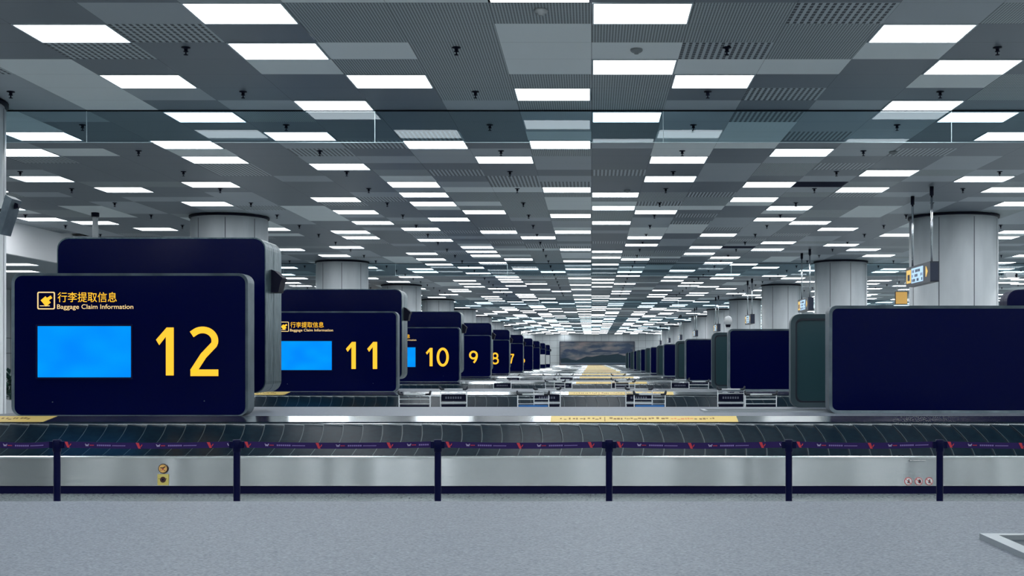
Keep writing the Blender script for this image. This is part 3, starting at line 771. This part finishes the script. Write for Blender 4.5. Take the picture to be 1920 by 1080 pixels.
# ------------------------------------------------------------------ hanging signs on the right
for n in range(8):
    y = 30.0+17.0*n; x = 8.3 if n else 8.28
    e_ = empty('hanging_sign', (x, y, HC+1.93), '%s hanging box sign on two poles, right side of the hall' % ('nearest' if n == 0 else ordn(n+1)+' nearest'), 'hanging sign', 'hanging box signs on the right')
    b = MB(); b.box((-.0, 0, 0), (.22, 2.3, .50), 'sign_shell'); b.box((.0, -.02, .02), (.20, 0, .47), 'sign_dark'); b.build('housing', e_)
    b = MB(); b.box((-.012, .62, .06), (-.001, 1.72, .44), 'sign_lit'); f_ = b.build('lit_face', e_); f_['label'] = 'lit bluish white face with blurred lettering'
    b = MB(); RR = random.Random(5)
    for rr in range(3):
        for q in range(9):
            if RR.random() < .75: b.box((-.016, .66+q*.115, .09+rr*.115), (-.0125, .66+q*.115+RR.uniform(.04, .09), .09+rr*.115+.07), 'sign_dark')
    b.build('lettering', f_)
    b = MB()
    b.box((-.012, 1.78, .08), (-.001, 2.2, .42), 'sign_yellow'); b.box((-.016, 1.86, .14), (-.0125, 2.08, .30), 'sign_dark')
    b.face([(-.012, .30, .14), (-.012, .16, .27), (-.012, .30, .40), (-.012, .36, .40), (-.012, .36, .14)], 'sign_yellow')
    b.build('pictograms', e_)
    for yy in (.25, 2.05):
        b = MB(); b.tube([(.11, yy, .50), (.11, yy, CZ-HC-1.93)], .028, 'chrome', 10); b.tube([(.11, yy, CZ-HC-1.93-.22), (.11, yy, CZ-HC-1.93)], .05, 'black', 10); b.build('pole', e_)
# single hanger on the left
e_ = empty('hanging_camera', (-14.4, 35.6, CZ), 'white tube hanging from the ceiling above the number 12 hood', 'camera')
b = MB(); b.tube([(0, 0, 0), (0, 0, -.12)], .11, 'black', 12); b.tube([(0, 0, -.1), (0, 0, -.85)], .08, 'camera_white', 14); b.build('pole', e_)
b = MB(); b.lathe([(.0, -.84), (.16, -.84), (.18, -.95), (.12, -1.08), (0, -1.12)], (0, 0, 0), 'camera_white', 16); b.build('dome', e_)

# ------------------------------------------------------------------ cameras on columns and boards
def cctv(x, y, z, lb, s=1):
    e_ = empty('security_camera', (x, y, z), lb, 'security camera')
    b = MB(); b.tube([(0, 0, 0), (.10, -.02, -.02), (.24, -.05, .0)], .018*s, 'camera_white', 8); b.tube([(-.0, 0, -.0), (.02, 0, 0)], .05*s, 'camera_white', 12); b.build('bracket', e_)
    b = MB(); b.box((.16, -.16, .0), (.44, .02, .14), 'camera_white'); b.build('body', e_)
    b = MB(); b.tube([(.44, -.10, .05), (.50, -.13, .04)], .062, 'black', 12); b.build('lens', e_)
cctv(12.02, 36.2, HC+2.45, 'white bullet camera on the right side of the nearest right column')
cctv(11.85, 52.6, HC+1.42, 'white bullet camera on the second right column, above the boards')
def dome(x, y, z, lb):
    e_ = empty('dome_camera', (x, y, z), lb, 'security camera')
    b = MB(); b.lathe([(.05, 0), (.05, .10), (.085, .12), (.10, .19), (.085, .26), (.04, .30), (0, .31)], (0, 0, 0), 'camera_white', 16); b.build('housing', e_)
    b = MB(); b.lathe([(0, .02), (.05, .04), (.062, .09), (.06, .12)], (0, 0, 0), 'black', 14); b.build('lens_dome', e_)
dome((1365-1109)*28.9/2300, 28.88, HC+.742, 'white dome camera standing on the second blank navy board')
# tilted box speaker on the left column
e_ = empty('wall_speaker', (-9.0, 18.9, HC+2.2), 'tilted grey box speaker fixed to the column at the left edge', 'speaker')
b = MB(); v = [(-.0, 0), (.10, -.06), (.62, .60), (.50, .68)]
b.prism([(.0, -.28), (.10, -.30), (.27, .24), (.17, .30)], -.42, -.1, 'frame_grey'); b.build('cabinet', e_)
b = MB(); b.tube([(-.2, -.2, .05), (.12, -.2, .12)], .025, 'black', 8); b.prism([(.24, .10), (.31, .12), (.30, .18), (.24, .20)], -.3, -.24, 'black'); b.build('bracket', e_)

# ------------------------------------------------------------------ mural on the end wall
K2 = 199.9/2300
e_ = empty('wall_mural', ((1119.5-1109)*K2, 199.9, HC+.9), 'long dark landscape mural on the end wall', 'mural')
mw, z0, z1 = 70.5*K2, -.9-9*K2, -.9+36*K2
b = MB(); b.ringprism(rrect(-mw, mw, z0, z1, .05, 1), rrect(-mw+.12, mw-.12, z0+.12, z1-.12, .02, 1), -.08, 0.05, 'sign_dark'); b.build('frame', e_)
b = MB(); b.box((-mw+.1, -.02, z0+.1), (mw-.1, .04, z1-.1), 'mural_sky')
RM = random.Random(4)
def hill(x0, x1, zb, hs, y, mt):
    n = len(hs)-1; pts = [(x0, zb), (x1, zb)]+[(x0+(x1-x0)*i/n, zb+hs[i]) for i in range(n, -1, -1)]; b.prism(pts, y, y+.01, mt)
hill(-mw+.2, mw-.2, z0+.2, [.9, 1.0, .75, .6, .9, 1.25, 1.2, 1.35, 1.5, 1.45, 1.6, 1.7, 1.4, 1.3, 1.25], -.03, 'mural_land')
b.prism([(-mw+.2, z0+.2), (mw-.2, z0+.2), (mw-.2, z0+.42), (-mw+.2, z0+.42)], -.05, -.03, 'mural_water')
hill(-mw+.6, -mw+3.0, 1.15+z0+1.1, [.05, .35, .4, .3, .38, .3, .05], -.03, 'mural_cloud')
hill(-1.2, 4.2, z0+2.15, [.03, .3, .5, .35, .3, .15, .2, .1], -.03, 'mural_cloud')
hill(3.4, mw-.3, z0+1.9, [.05, .5, .8, .9, .7], -.031, 'mural_cloud')
b.build('painting', e_)

# ------------------------------------------------------------------ potted plant at the left edge
e_ = empty('potted_plant', (-10.42, 22.0, 0), 'dark leafy plant in a pale square planter at the left edge', 'plant')
b = MB(); b.prism([(-.19, 0), (.19, 0), (.235, .87), (-.235, .87)], -.22, .22, 'planter'); b.build('planter', e_)
b = MB(); RP = random.Random(2)
for q in range(150):
    a = RP.uniform(0, 2*PI); r0 = RP.uniform(.0, .16); z = RP.uniform(.86, 1.35); l = RP.uniform(.12, .24)*(1.25-.5*(z-.86)); el = RP.uniform(-.2, .9)
    p = Vector((r0*math.cos(a), r0*math.sin(a), z)); d = Vector((math.cos(a)*math.cos(el), math.sin(a)*math.cos(el), math.sin(el))); w = d.cross(Vector((0, 0, 1))).normalized()*l*.2
    tip = p+d*l; mid = p+d*l*.5+Vector((0, 0, .02))
    b.face([p, mid+w, tip, mid-w], 'leaf')
b.tube([(0, 0, .8), (.01, 0, 1.2)], .02, 'leaf', 6)
b.build('foliage', e_)
e_ = empty('dark_cabinet', (-10.3, 23.6, 0), 'tall dark teal panel standing just left of the number 12 sign', 'cabinet')
b = MB(); b.box((-.22, 0, 0), (.0, .4, 2.05), 'sign_shell'); b.box((-.20, -.01, .1), (-.02, 0, 1.95), 'green_face'); b.build('body', e_)
b = MB(); b.box((-.05, -.03, .95), (-.035, -.01, 1.15), 'chrome'); b.build('handle', e_)
# added glowing panels that imitate yellow reflections on the ceiling metal
for x, y, lb in ((-14.0, 79.3, 'small added yellow glow imitating a ceiling reflection, beyond the second left column'), (15.6, 61.7, 'small added yellow glow imitating a ceiling reflection, left of the nearest right column')):
    e_ = empty('lit_panel', (x, y, HC+3.1), lb, 'reflection stand-in')
    b = MB(); b.box((-.28, 0, -.25), (.28, .06, .35), 'yellow_reflection'); b.build('face', e_)
    b = MB(); b.box((-.31, .06, -.28), (.31, .14, .38), 'sign_shell')  # made-up backing and hangers that carry the imitated reflection
    for s_ in (-.2, .2): b.tube([(s_, .1, .38), (s_, .1, 1.19)], .015, 'chrome', 6)
    b.build('housing', e_)
